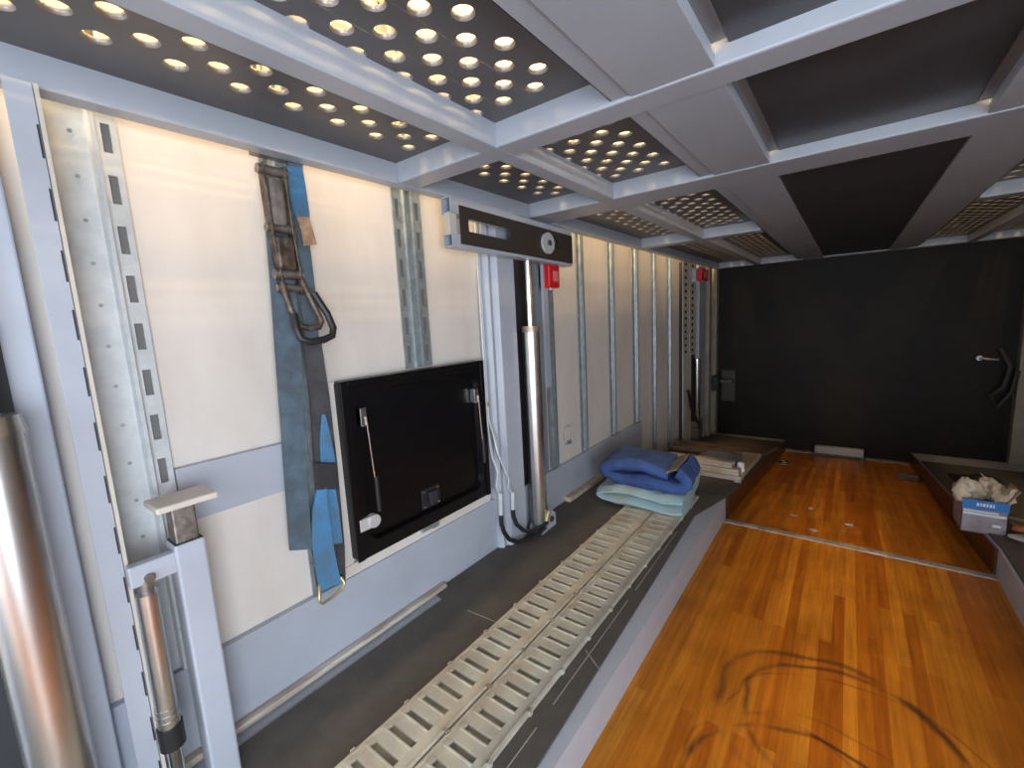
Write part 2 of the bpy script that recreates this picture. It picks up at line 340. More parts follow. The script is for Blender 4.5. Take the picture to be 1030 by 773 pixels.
# ------------------------------------------------------------------ galvanised wall rails
def rail_mesh(w, z0, z1, slot=.06, pitch=.1, depth=.012):
    m = MB(); fl = w * .32; h = w / 2
    # two slotted flanges built as ladders
    for a, b in ((-h, -h + fl), (h - fl, h)):
        c = (a + b) / 2; sw = fl * .20
        m.box(0.004, depth * .7, a, c - sw, z0, z1); m.box(0.004, depth * .7, c + sw, b, z0, z1)
        z = z0 + .02
        m.box(0.004, depth * .7, c - sw, c + sw, z0, z)
        while z < z1 - .02:
            top = min(z1, z + pitch); m.box(0.004, depth * .7, c - sw, c + sw, z + slot, top) if z + slot < z1 else None
            z += pitch
    # folded ribs and centre channel
    m.prism([(0.004, -h + fl), (depth * 1.5, -h + fl + .003), (depth * 1.5, -h + fl + .009), (.006, -h + fl + .013)], 'z', z0, z1)
    m.prism([(0.004, h - fl), (depth * 1.5, h - fl - .003), (depth * 1.5, h - fl - .009), (.006, h - fl - .013)], 'z', z0, z1)
    m.box(0, .005, -h + fl, h - fl, z0, z1)
    return m
rails = [
         (.638, .105, .36, 2.70, 'galvanised slotted wall rail behind the hanging ratchet straps'),
         (1.068, .125, .99, 2.70, 'galvanised slotted wall rail ending on top of the black hatch'),
         (2.312, .085, .34, 2.70, 'first green-grey wall rail beyond the red box, right of the round ring'),
         (2.727, .095, .34, 2.70, 'second green-grey wall rail beyond the red box'),
         (3.135, .11, .34, 2.70, 'third green-grey wall rail, last one standing on the grey kick panel'),
         (3.52, .10, -.02, 2.70, 'fourth green-grey wall rail, first reaching down behind the blue blanket'),
         (3.90, .10, -.07, 2.70, 'last plain wall rail before the perforated far post')]
for y, w, z0, z1, lab in rails:
    m = rail_mesh(w, 0, z1 - z0)
    m.v = [(-XW + p[0], y + p[1], z0 + p[2]) for p in m.v]
    t = thing('wall_rail', lab, 'wall rail', (-XW, y, z0), 'galvanised rails on the left wall')
    m.build('rail_body', 'galv', t)
    for e in (-1, 1): MB().box(-XW + .0005, -XW + .0025, y + e * w * .34 - w * .1, y + e * w * .34 + w * .1, z0, z1).build('slot_shade_backing', 'slotshade', t)  # backing coloured dark in place of shade behind the slots
nr = MB(); zt0, zt1 = .36, 2.7; X_ = -XW
nr.box(X_ + .006, X_ + .012, .187, .252, zt0, zt1)
nr.prism([(X_ + .006, .250), (X_ + .030, .254), (X_ + .030, .262), (X_ + .006, .268)], 'z', zt0, zt1)
nr.box(X_ + .006, X_ + .013, .266, .274, zt0, zt1); nr.box(X_ + .006, X_ + .013, .289, .300, zt0, zt1)
z = zt0
while z < zt1: nr.box(X_ + .006, X_ + .013, .274, .289, z, z + .045); z += .102
nearrail = thing('wall_rail', 'pale galvanised slotted wall rail beside the nearest lift post, widest in view', 'wall rail', (X_, .25, zt0), 'galvanised rails on the left wall')
nr.build('rail_body', 'galvlight', nearrail)
MB().box(X_ + .001, X_ + .004, .268, .298, zt0, zt1).build('slot_shade_backing', 'slotshade', nearrail)
for k in range(16):
    MB().cyl((X_ + .012, .226, .45 + k * .085), (X_ + .014, .226, .45 + k * .085), .004, n=8).build('rivet', 'galv', nearrail)
right_y = [.25, .64, 1.07, 2.31, 2.73, 3.14, 3.52, 3.9]

# ------------------------------------------------------------------ lift deck overhead
deck = thing('lift_deck', 'grey steel car deck overhead with perforated wheel lanes and black centre panels', 'lift deck', (0, 2.4, ZD))
YN, YE = -2.38, 5.40
XA = 1.20
cross = [(.965, 1.05), (1.69, 1.865), (3.03, 3.13), (5.31, 5.40)]
ZT = ZP + .04
for s in (-1, 1):
    a, b = sorted((s * XA, s * (XA - .045))); MB().box(a, b, YN, YE, ZD, ZT).build('side_beam', 'deckpaint', deck, bevel=.003)
    a, b = sorted((s * .752, s * .808)); 
    lb = MB().box(a, b, YN, YE, ZD + .0005, ZT); lb.build('lane_beam', 'deckpaint', deck, bevel=.003)
for i, (a, b) in enumerate(cross):
    MB().box(-XA + .045, -.434 if i == 2 else XA - .045, a, b, ZD + .001, ZT).build('cross_beam', 'deckpaint', deck, bevel=.005)
MB().box(.457, XA - .045, *cross[2], ZD + .001, ZT).build('cross_beam', 'deckpaint', deck, bevel=.005)
# front-most beams behind the camera
MB().box(-XA + .045, XA - .045, YN, YN + .08, ZD + .001, ZT).build('cross_beam', 'deckpaint', deck, bevel=.005)
secs = [(YN + .08, .965), (1.05, 1.69), (1.865, 3.03), (3.13, 5.31)]
for s in (-1, 1):
    for (ya, yb) in secs[:2] + [(1.865, 5.31)]:
        # plain folded edge panel with a crease
        cp = MB(); xi, xo = (-.222, -.432) if s < 0 else (.256, .455)
        a, b = sorted((xi, xo)); cr = s * .385
        c0, c1 = sorted((xi, cr)); cp.box(c0, c1, ya, yb, ZD + .004, ZD + .02)
        c0, c1 = sorted((cr, xo)); cp.box(c0, c1, ya, yb, ZD + .009, ZD + .02)
        w0, w1 = sorted((xo, xo - s * .004)); cp.box(w0, w1, ya, yb, ZD + .009, ZP + .005)
        w0, w1 = sorted((xi, xi + s * .004)); cp.box(w0, w1, ya, yb, ZD + .0205, ZP + .05)
        cp.build('edge_panel', 'deckpaint', deck, bevel=.001)
# centre panels, set above the frame
for i, (ya, yb) in enumerate(secs[:2] + [(1.865, 5.31)]):
    zc = ZD + .036 if i < 2 else ZD + .012
    MB().box(*((-.198, .232) if i < 2 else (-.221, .255)), ya, yb, zc, zc + .01).build('centre_panel', mat('black_deck_panel', (.062, .064, .072), .33, 0, color2=(.045, .046, .052), scale=3, bump=.1, bscale=25), deck)
    if i < 2:
        for s in (-1, 1):
            a, b = (-.2215, -.197) if s < 0 else (.231, .2555); MB().box(a, b, ya, yb - .03, zc - .006, zc - .0005).build('angle_strip', 'lip', deck)
# perforated plates: every hole a flared punched tube
def perforated(xs, ya, yb, x0, x1, phase):
    pl = MB(); lip = MB(); pit = .1115; n = 14; r = .0172; rb = .0208
    th = .004
    cw = abs(xs[1] - xs[0]) / 2
    order = sorted(xs)
    if x0 < order[0] - cw: pl.box(x0, order[0] - cw, ya, yb, ZP, ZP + th)
    if x1 > order[-1] + cw: pl.box(order[-1] + cw, x1, ya, yb, ZP, ZP + th)
    for x in order:
        idx = xs.index(x); off = phase + (idx % 2) * pit / 2
        k = math.ceil((ya + .026 - off) / pit); ys = []
        while off + k * pit < yb - .026: ys.append(off + k * pit); k += 1
        edges = [ya] + [(ys[i] + ys[i + 1]) / 2 for i in range(len(ys) - 1)] + [yb]
        for i, yc in enumerate(ys):
            e0, e1 = edges[i], edges[i + 1]
            base = len(pl.v); side = []
            for j in range(n):
                a = 2 * math.pi * (j + .5) / n; dx, dy = math.cos(a), math.sin(a)
                tx = cw / abs(dx) if abs(dx) > 1e-6 else 9
                ty = ((e1 - yc) if dy > 0 else (yc - e0)) / abs(dy) if abs(dy) > 1e-6 else 9
                t = min(tx, ty); side.append(tx < ty)
                pl.v.append((x + dx * t, yc + dy * t, ZP)); pl.v.append((x + dx * rb, yc + dy * rb, ZP))
            for j in range(n):
                q = (j + 1) % n
                if side[j] == side[q]: pl.f.append((base + 2 * j, base + 2 * q, base + 2 * q + 1, base + 2 * j + 1))
                else:
                    am = 2 * math.pi * (j + 1) / n; c = len(pl.v)
                    pl.v.append((x + math.copysign(cw, math.cos(am)), e1 if math.sin(am) > 0 else e0, ZP))
                    pl.f.append((base + 2 * j, c, base + 2 * q, base + 2 * q + 1, base + 2 * j + 1))
            lb0 = len(lip.v)
            for (rr_, zz) in ((rb, ZP), (r + .0012, ZP + .003), (r, ZP + .005), (r, ZP + .0085)):
                for j in range(n):
                    a = 2 * math.pi * (j + .5) / n; lip.v.append((x + math.cos(a) * rr_, yc + math.sin(a) * rr_, zz))
            for lv in range(3):
                for j in range(n):
                    q = (j + 1) % n; lip.f.append((lb0 + lv * n + j, lb0 + lv * n + q, lb0 + (lv + 1) * n + q, lb0 + (lv + 1) * n + j))
    p = pl.build('perforated_plate', 'mesh', deck); l = lip.build('punched_rim', 'lip', p, smooth=True)
    return p
lane1 = [-.936, -.984, -1.032]
lane2 = [-.5325, -.5772, -.622, -.6667, -.7115, -.7562]
for s in (-1, 1):
    for (ya, yb) in secs:
        xs = [-s * x for x in lane1]; a, b = sorted((s * .805, s * (XA - .045))); perforated(xs, ya, yb, a, b, .467)
        xs = [-s * x for x in lane2]; a, b = sorted((s * .432, s * .781)); perforated(xs, ya, yb, a, b, .613)

# ------------------------------------------------------------------ upper compartment lighting
for s in (-1, 1):
    for y in (-1.4, .4, 2.2, 4.1):
        cl = thing('ceiling_light', 'warm LED bar under the roof of the upper bay', 'ceiling light', (s * 1.08, y, ZR), 'LED bars under the roof')
        MB().box(s * 1.08 - .06, s * 1.08 + .06, y - .75, y + .75, ZR - .02, ZR).build('housing', 'cream', cl)
        MB().box(s * 1.08 - .045, s * 1.08 + .045, y - .72, y + .72, ZR - .032, ZR - .02).build('diffuser', 'led', cl)
        area('upper_bay_lamp', (s * 1.08, y, ZR - .04), (0, 0, 0), .1, 1.4, 24 if y > 4 else 38, (1.0, 0.68, 0.32))

# ------------------------------------------------------------------ nearest lift column, far left
pc = thing('lift_post', 'lavender-grey folded steel lift post at the left edge with a row of narrow slots', 'lift post', (-1.18, .13, .12), 'lift posts along the left wall')
MB().prism([(-1.2495, -.16), (-1.19, -.16), (-1.19, .118), (-1.2495, .118)], 'z', .119, 1.583).build('column', 'paint', pc, bevel=.004)
MB().prism([(-1.125, .133), (-1.125, .1685), (-1.2495, .186), (-1.2495, .181), (-1.129, .164), (-1.129, .133)], 'z', .119, 1.583).build('slotted_flange', 'paint', pc, bevel=.001)
z = .2
while z < 1.52:
    MB().prism([(-1.126, .1645), (-1.1243, .1645), (-1.1243, .1675), (-1.126, .1675)], 'z', z, z + .055).build('slot', 'darkgap', pc); z += .105
MB().prism([(-1.2495, .1862), (-1.126, .1695), (-1.126, .176), (-1.2495, .196)], 'z', .118, 1.583).build('edge_flange', 'cream', pc)
hc = thing('hydraulic_cylinder', 'large shiny lift cylinder cut off by the lower left corner', 'hydraulic cylinder', (-1.09, .035, .12), 'lift cylinders')
MB().cyl((-1.09, .035, .13), (-1.09, .035, 1.0), .042, n=40).build('barrel', 'barrel', hc, smooth=True)
MB().cyl((-1.09, .035, 1.0), (-1.09, .035, 1.03), .045, .040, n=40).build('gland', 'barrel', hc, smooth=True)
MB().cyl((-1.09, .035, 1.03), (-1.09, .035, ZD), .018, n=24).build('rod', 'chrome', hc, smooth=True)
MB().box(-1.13, -1.05, -.01, .08, .119, .15).build('foot', 'steel', hc, bevel=.004)
# near-black strip painting in the shade of the gap between cylinder and post
MB().box(-1.1895, -1.186, -.15, .075, .13, 1.18).build('gap_shade_strip', 'darkgap', pc)
# deck hanger against the near rail
# adjustable support leg
sp = thing('support_leg', 'grey square support leg with a steel inner tube and flat cap plate', 'support leg', (-1.1, .27, .118))
MB().box(-1.15, -1.09, .244, .300, .119, .712).build('outer_tube', 'paint', sp, bevel=.005)
MB().box(-1.148, -1.092, .247, .297, .712, .7135).build('tube_mouth', 'darkgap', sp)
MB().box(-1.142, -1.098, .250, .293, .70, .792).build('inner_tube', 'steel', sp, bevel=.004)
MB().box(-1.165, -1.075, .222, .332, .792, .806).build('cap_plate', 'cream', sp, bevel=.004)
br = MB().box(-1.118, -1.094, .168, .246, .655, .700); br.build('side_bracket', 'paint', sp, bevel=.004)
MB().cyl((-1.10, .198, .668), (-1.085, .198, .668), .009, n=12).build('bolt', 'steel', sp)
gc = thing('gas_strut', 'short yellowed steel strut hanging from the bracket of the support leg', 'strut', (-1.105, .192, .3))
MB().cyl((-1.105, .190, .335), (-1.105, .192, .635), .0195, n=28).build('barrel', 'barrel', gc, smooth=True)
MB().cyl((-1.105, .192, .635), (-1.105, .192, .662), .012, n=16).build('eye', 'steel', gc, smooth=True)
b2 = MB()
for k in range(3): b2.cyl((-1.105, .190, .345 + .014 * k), (-1.105, .190, .351 + .014 * k), .0212, n=28)
b2.build('ring', 'barrel', gc)
MB().cyl((-1.105, .190, .285), (-1.105, .190, .335), .0228, n=28).build('end_collar', 'blackrubber', gc, smooth=True)
MB().cyl((-1.105, .190, .12), (-1.105, .190, .285), .013, n=20).build('rod', 'chrome', gc, smooth=True)

# ------------------------------------------------------------------ hanging straps
def P(x, l): return [(x, y, z) for y, z in l]
rs = thing('ratchet_strap', 'wide faded blue-grey ratchet strap with dark rubber-grip handle hanging on the wall', 'ratchet strap', (-1.2, .58, .52))
MB().ribbon(P(-1.2, [(.560, 1.40), (.554, 1.256), (.545, 1.102), (.534, .89), (.524, .698), (.515, .546)]), P(-1.196, [(.617, 1.40), (.617, 1.258), (.611, 1.097), (.595, .876), (.582, .677), (.575, .523)]), (1, 0, 0), .004).build('webbing', 'webgrey', rs)
rt = MB()   # ratchet side plates
for (y0, y1) in ((.556, .562), (.608, .614)):
    rt.prism([(y0, 1.56), (y1, 1.56), (y1 + .004, 1.40), (y1 + .016, 1.24), (y0 + .016, 1.24), (y0 + .004, 1.40)], 'x', -1.195, -1.165)
rt.build('side_plate', 'rust', rs, bevel=.002)
for z, rr_, yy in ((1.545, .012, .0), (1.405, .011, .004), (1.29, .013, .01), (1.255, .010, .012)):
    MB().cyl((-1.178, .548 + yy, z), (-1.178, .622 + yy, z), rr_, n=16).build('spindle', 'steel', rs, smooth=True)
wr = MB(); wr.box(-1.192, -1.166, .566, .606, 1.41, 1.53); wr.build('wound_webbing', mat('oily_wound_webbing', (.23, .20, .18), .75, 0, color2=(.10, .09, .08), scale=22), rs, bevel=.012)
MB().box(-1.19, -1.160, .566, .612, 1.30, 1.385).build('ratchet_block', 'rust', rs, bevel=.006)
hd = MB()
hd.tube([(-1.172, .572, 1.27), (-1.160, .580, 1.20), (-1.150, .592, 1.155), (-1.146, .618, 1.148), (-1.146, .645, 1.15), (-1.148, .655, 1.165), (-1.158, .642, 1.215), (-1.172, .625, 1.275)], .0085, 10)
hd.build('release_handle', 'rust', rs, smooth=True)
gr = MB(); gr.tube([(-1.140, .578, 1.185), (-1.130, .574, 1.15), (-1.122, .578, 1.122), (-1.118, .600, 1.112), (-1.118, .640, 1.116), (-1.118, .664, 1.125), (-1.122, .672, 1.145), (-1.128, .662, 1.185), (-1.145, .640, 1.24)], .0095, 12)
gr.build('rubber_grip', 'blackrubber', rs, smooth=True)
ts = thing('tie_down_strap', 'bright blue tie-down strap with tan tag and wire hook hanging over the wall rail', 'strap', (-1.2, .64, .36))
MB().ribbon(P(-1.212, [(.646, 1.60), (.641, 1.493), (.646, 1.404), (.636, 1.258), (.635, 1.108)]), P(-1.208, [(.684, 1.60), (.675, 1.46), (.678, 1.394), (.679, 1.259), (.673, 1.106)]), (1, 0, 0), .004).build('webbing', 'webgrey', ts)
lp = MB().ribbon(P(-1.205, [(.640, 1.575), (.636, 1.52), (.642, 1.46), (.655, 1.425)]), P(-1.200, [(.676, 1.578), (.680, 1.52), (.682, 1.46), (.678, 1.43)]), (1, 0, 0), .006); lp.build('loop', 'webblue', ts)
MB().ribbon(P(-1.19, [(.641, 1.446), (.648, 1.41), (.651, 1.37)]), P(-1.188, [(.674, 1.448), (.682, 1.41), (.688, 1.377)]), (1, 0, 0), .003).build('tag', 'tag', ts)
MB().ribbon(P(-1.214, [(.628, 1.123), (.63, .954), (.621, .751), (.597, .485), (.601, .388)]), P(-1.210, [(.680, 1.12), (.687, .944), (.687, .731), (.681, .478), (.671, .367)]), (1, 0, 0), .004).build('under_webbing', 'webdark', ts)
MB().ribbon(P(-1.204, [(.655, .90), (.640, .83), (.634, .762)]), P(-1.200, [(.662, .90), (.670, .838), (.677, .748)]), (1, 0, 0), .004).build('middle_webbing', 'webblue', ts)
MB().ribbon(P(-1.204, [(.631, .683), (.634, .60), (.641, .505)]), P(-1.200, [(.667, .671), (.670, .60), (.670, .499)]), (1, 0, 0), .004).build('middle_webbing', 'webblue', ts)
MB().ribbon(P(-1.194, [(.609, .77), (.605, .691)]), P(-1.190, [(.671, .751), (.671, .671)]), (1, 0, 0), .006).build('binding_band', mat('black_binding', (.03, .03, .035), .8), ts, bevel=.002)
MB().ribbon(P(-1.196, [(.612, .70), (.590, .635), (.576, .547), (.579, .454), (.583, .388)]), P(-1.190, [(.634, .69), (.632, .646), (.634, .53), (.640, .44), (.647, .383)]), (1, 0, 0), .004).build('tail_webbing', 'webblue', ts)
hk = MB(); hk.tube([(-1.195, .585, .405), (-1.18, .572, .385), (-1.178, .570, .368), (-1.178, .578, .357), (-1.178, .612, .361), (-1.178, .645, .372), (-1.178, .652, .383), (-1.19, .648, .400)], .0045, 10)
hk.build('wire_hook', 'brass', ts, smooth=True)
# strap hanger pin on the rail
MB().box(-1.235, -1.19, .560, .69, 1.592, 1.602).build('hanging_bar', 'steel', rs)

# ------------------------------------------------------------------ black hatch
ht = thing('access_hatch', 'black gloss square access hatch with two gas struts on the left wall', 'hatch', (-1.2495, 1.05, .36))
XH = -1.205
fr = MB()
fr.box(-1.2495, -1.236, .685, 1.405, .34, .392); fr.box(-1.2495, -1.236, .685, .725, .393, .985); fr.box(-1.2495, -1.236, 1.375, 1.405, .393, .985)
fr.build('white_surround', 'white', ht, bevel=.002)
def rrect(y0, y1, z0, z1, r, n=6):
    out = []
    for cy, cz, a0 in ((y1 - r, z1 - r, 0), (y0 + r, z1 - r, 90), (y0 + r, z0 + r, 180), (y1 - r, z0 + r, 270)):
        for k in range(n + 1):
            a = math.radians(a0 + 90 * k / n); out.append((cy + r * math.cos(a), cz + r * math.sin(a)))
    return out
o_ = rrect(.720, 1.372, .405, .985, .012); i_ = rrect(.765, 1.335, .45, .945, .05); i2 = rrect(.772, 1.328, .457, .938, .05)
rim = MB(); rim.loft([[(-1.245, y, z) for y, z in o_], [(XH, y, z) for y, z in o_], [(XH, y, z) for y, z in i_], [(-1.232, y, z) for y, z in i2]], caps=False)
rim.build('outer_frame', 'blackgloss', ht)
MB().prism(rrect(.760, 1.34, .44, .95, .03), 'x', -1.236, -1.228).build('door_panel', 'blackgloss', ht)
hr = MB(); hr.box(XH, XH + .006, .7185, .745, .405, .985); hr.box(XH, XH + .006, 1.352, 1.372, .405, .985); hr.box(XH, XH + .005, .745, 1.352, .968, .985)
hr.build('rubber_seal', 'blackgloss', ht, bevel=.002)
for (yt, zt, yb, zb) in ((.788, .865, .800, .545), (1.318, .845, 1.330, .555)):
    MB().box(-1.226, -1.198, yt - .012, yt + .012, zt - .03, zt + .03).build('strut_bracket', 'chrome', ht, bevel=.003)
    g_ = MB(); g_.cyl((-1.196, yt + .006, zt), (-1.200, yb + .012, zb), .0035, n=12); g_.build('gas_strut', 'chrome', ht, smooth=True)
    MB().cyl((-1.199, yb + .010, zb + .12), (-1.200, yb + .012, zb), .008, n=12).build('strut_sleeve', 'blackrubber', ht, smooth=True)
kn = MB(); kn.cyl((-1.215, .786, .522), (-1.190, .786, .522), .022, n=20); kn.box(-1.21, -1.195, .735, .786, .502, .542); kn.build('corner_latch', 'lip2', ht, bevel=.002)
lk = MB(); lk.box(-1.228, -1.222, 1.01, 1.10, .462, .54); lk.build('lock_plate', 'blackrubber', ht, bevel=.004)
for y in (1.02, 1.09):
    for z in (.472, .53): MB().cyl((-1.222, y, z), (-1.220, y, z), .004, n=8).build('screw', 'chrome', ht)
MB().box(-1.220, -1.208, 1.04, 1.075, .475, .525).build('lock_slide', 'darkgap', ht, bevel=.003)
MB().box(-1.236, -1.222, 1.00, 1.045, .378, .405).build('catch_plate', 'galv', ht, bevel=.002)
MB().box(-1.236, -1.222, 1.052, 1.085, .374, .402).build('catch_plate', 'galv', ht, bevel=.002)

# ------------------------------------------------------------------ second lift station
cp_ = thing('lift_post', 'lavender-grey lift post beside the slim steel cylinder and hydraulic hoses', 'lift post', (-1.2, 1.5, .12), 'lift posts along the left wall')
MB().prism([(-1.2495, 1.425), (-1.215, 1.425), (-1.195, 1.437), (-1.205, 1.462), (-1.180, 1.475), (-1.180, 1.592), (-1.2495, 1.592)], 'z', .119, 1.583).build('column', 'paint', cp_, bevel=.004)
MB().box(-1.248, -1.238, 1.592, 1.80, .119, 1.583).build('dark_channel', 'darkgap', cp_)
MB().box(-1.2495, -1.205, 1.80, 1.845, .36, 1.583).build('guide_column', mat('blue_grey_guide', (.20, .23, .27), .4), cp_, bevel=.003)
MB().box(-1.205, -1.190, 1.835, 1.880, .80, 1.583).build('guide_flange', 'paint', cp_, bevel=.003)
MB().box(-1.248, -1.205, 1.845, 1.905, .80, .86).build('guide_foot', 'cream', cp_, bevel=.002)
cb = rail_mesh(.085, 0, 1.9, slot=.045, pitch=.075); cb.v = [(-1.247 + p[0] * 1.3, 1.955 + p[1], .345 + p[2]) for p in cb.v]; 
tag(cb.build('wall_rail', 'galv'), 'slotted galvanised wall rail just below the red box', 'wall rail', 'galvanised rails on the left wall')
hc2 = thing('hydraulic_cylinder', 'slim steel lift cylinder standing upright in front of the middle lift post', 'hydraulic cylinder', (-1.15, 1.655, .12), 'lift cylinders')
MB().cyl((-1.15, 1.655, .17), (-1.15, 1.655, 1.10), .040, n=40).build('barrel', 'barrel', hc2, smooth=True)
MB().cyl((-1.15, 1.655, 1.085), (-1.15, 1.655, 1.112), .0415, n=40).build('gland', mat('gland_tan', (.40, .32, .25), .4, .6), hc2, smooth=True)
MB().cyl((-1.15, 1.655, 1.11), (-1.15, 1.655, 1.40), .019, n=28).build('rod', 'chrome', hc2, smooth=True)
ft = MB(); ft.prism([(1.625, .126), (1.745, .126), (1.745, .19), (1.72, .215), (1.685, .205), (1.625, .15)], 'x', -1.128, -1.112); ft.prism([(1.625, .126), (1.745, .126), (1.745, .19), (1.72, .215), (1.685, .205), (1.625, .15)], 'x', -1.19, -1.176)
ft.box(-1.19, -1.112, 1.625, 1.745, .1255, .134)
ft.build('foot_bracket', 'paint', hc2, bevel=.002)
MB().cyl((-1.195, 1.70, .178), (-1.104, 1.70, .178), .015, n=16).build('pin', 'steel', hc2, smooth=True)
MB().cyl((-1.115, 1.648, .150), (-1.10, 1.668, .235), .008, n=12).build('elbow_fitting', 'brass', hc2, smooth=True)
lines = (('steel hydraulic pipe and hose nearer the hatch', [(-1.225, 1.405, 1.58), (-1.225, 1.405, .70), (-1.20, 1.385, .62), (-1.17, 1.358, .578), (-1.165, 1.384, .504), (-1.165, 1.366, .444), (-1.165, 1.392, .395)],
          [(-1.165, 1.387, .31), (-1.165, 1.386, .27), (-1.163, 1.398, .226), (-1.158, 1.425, .182), (-1.148, 1.470, .152), (-1.135, 1.54, .140), (-1.12, 1.60, .142), (-1.11, 1.645, .158)]),
         ('steel hydraulic pipe and hose nearer the lift post', [(-1.228, 1.418, 1.58), (-1.228, 1.418, .72), (-1.20, 1.41, .66), (-1.168, 1.392, .590), (-1.165, 1.420, .524), (-1.163, 1.452, .449), (-1.163, 1.446, .416), (-1.163, 1.474, .373)],
          [(-1.163, 1.470, .304), (-1.163, 1.472, .27), (-1.160, 1.488, .225), (-1.150, 1.522, .185), (-1.140, 1.56, .165), (-1.125, 1.61, .165), (-1.105, 1.66, .180)]))
for nm, pipe, hose in lines:
    hp = thing('hydraulic_line', nm, 'hydraulic line', pipe[-1], 'hydraulic lines by the middle lift post')
    MB().tube(pipe, .0052, 10).build('pipe', 'galvlight', hp, smooth=True)
    a = Vector(pipe[-1]); b = Vector(hose[0])
    MB().cyl(a + Vector((0, 0, .012)), b, .010, n=10).build('fitting', 'galvlight', hp)
    MB().tube(hose, .0098, 12).build('hose', 'blackrubber', hp, smooth=True)
    MB().box(-1.2495, -1.222, pipe[0][1] - .013, pipe[0][1] + .004, .78, .80).build('clip', 'brass', hp)

# deck arm: slotted channel below the deck edge
da = thing('deck_arm', 'grey slotted channel arm with a round disc carrying the deck edge', 'deck arm', (-1.12, 1.6, 1.5))
x0, x1 = -1.165, -1.118; ya, yb = 1.158, 2.0; zb_, zt_ = 1.410, 1.580
def prism_rot(): pass
a_ = MB(); sh = lambda y, z: z - (y - ya) * .018
def seg(mb, xa, xb, y0, y1, z0, z1):
    mb.v += [(x, y, sh(y, z)) for x, y, z in ((xa, y0, z0), (xb, y0, z0), (xb, y1, z0), (xa, y1, z0), (xa, y0, z1), (xb, y0, z1), (xb, y1, z1), (xa, y1, z1))]
    n = len(mb.v) - 8; mb.f += [tuple(n + i for i in q) for q in ((3, 2, 1, 0), (4, 5, 6, 7), (0, 1, 5, 4), (1, 2, 6, 5), (2, 3, 7, 6), (3, 0, 4, 7))]
# hollow top and bottom tubes
for z0, z1 in ((zb_, zb_ + .045), (zt_ - .055, zt_)):
    t = .004
    seg(a_, x0, x1, ya, yb, z0, z0 + t); seg(a_, x0, x1, ya, yb, z1 - t, z1); seg(a_, x0, x0 + t, ya, yb, z0 + t, z1 - t); seg(a_, x1 - t, x1, ya, yb, z0 + t, z1 - t)
a_.build('channel', 'paint', da)
w_ = MB(); seg(w_, x0 + .012, x1 - .01, ya + .001, ya + .035, zb_ + .045, zt_ - .055); w_.build('end_web', 'cream', da)
pl_ = MB(); px0, px1 = x1, x1 + .004; zl, zh = zb_ + .012, zt_ - .025
s1a, s1b = 1.242, 1.492; s2a, s2b = 1.80, 1.868
seg(pl_, px0, px1, ya + .04, s1a, zl, zh); seg(pl_, px0, px1, s1b, s2a, zl, zh); seg(pl_, px0, px1, s2b, yb, zl, zh)
for y0, y1 in ((s1a, s1b), (s2a, s2b)): seg(pl_, px0, px1, y0, y1, zl, zl + .048); seg(pl_, px0, px1, y0, y1, zh - .04, zh)
pl_.build('slotted_face', mat('brown_black_plate', (.055, .045, .038), .45, .2), da)
bk = MB(); seg(bk, x0, x0 + .004, 1.60, 1.80, zb_ + .045, zt_ - .055); bk.build('inner_block', 'steel', da)
dc = sh(1.765, 1.492); MB().cyl((x1 + .004, 1.765, dc), (x1 + .016, 1.765, dc), .047, n=36).build('disc', mat('pale_grey_disc', (.50, .51, .52), .5), da, smooth=True)
MB().cyl((x1 + .014, 1.765, dc), (x1 + .024, 1.765, dc), .013, n=6).build('bolt', 'steel', da)
# hanger brackets to the deck
for y in (1.25, 1.90): MB().box(-1.198, -1.166, y, y + .05, 1.44, ZD - .001).build('hanger', 'paint', da)

def red_box(y, z, label, w=.085, h=.115, x=-1.16):
    rbx = thing('lock_box', label, 'lock box', (x - .03, y + w / 2, z), 'red boxes on the lift posts')
    MB().box(-1.245, x - .045, y - .03, y + .012, z - .01, z + h).build('mounting_plate', 'paint', rbx, bevel=.003)
    MB().box(x - .05, x, y, y + w, z, z + h).build('housing', 'red', rbx, bevel=.008)
    MB().box(x, x + .002, y + w * .35, y + w * .8, z + h * .28, z + h * .72).build('label_patch', 'redpale', rbx)
    MB().cyl((x - .03, y + w * .5, z - .008), (x - .03, y + w * .5, z), .012, n=12).build('cable_gland', 'cream', rbx)
    return rbx
red_box(1.850, 1.290, 'red plastic box under the deck arm on the middle lift post', w=.098, h=.112)
rg = thing('wall_ring', 'small round steel pull ring on the white wall beside the first rail', 'ring', (-1.245, 2.11, .485))
rp_ = [(-1.238, 2.11 + .044 * math.cos(a), .485 + .052 * math.sin(a)) for a in [2 * math.pi * k / 28 for k in range(29)]]
MB().tube(rp_, .005, 8, caps=False).build('loop', 'cream', rg, smooth=True)
MB().box(-1.2495, -1.232, 2.085, 2.135, .43, .448).build('staple', 'galv', rg, bevel=.002)

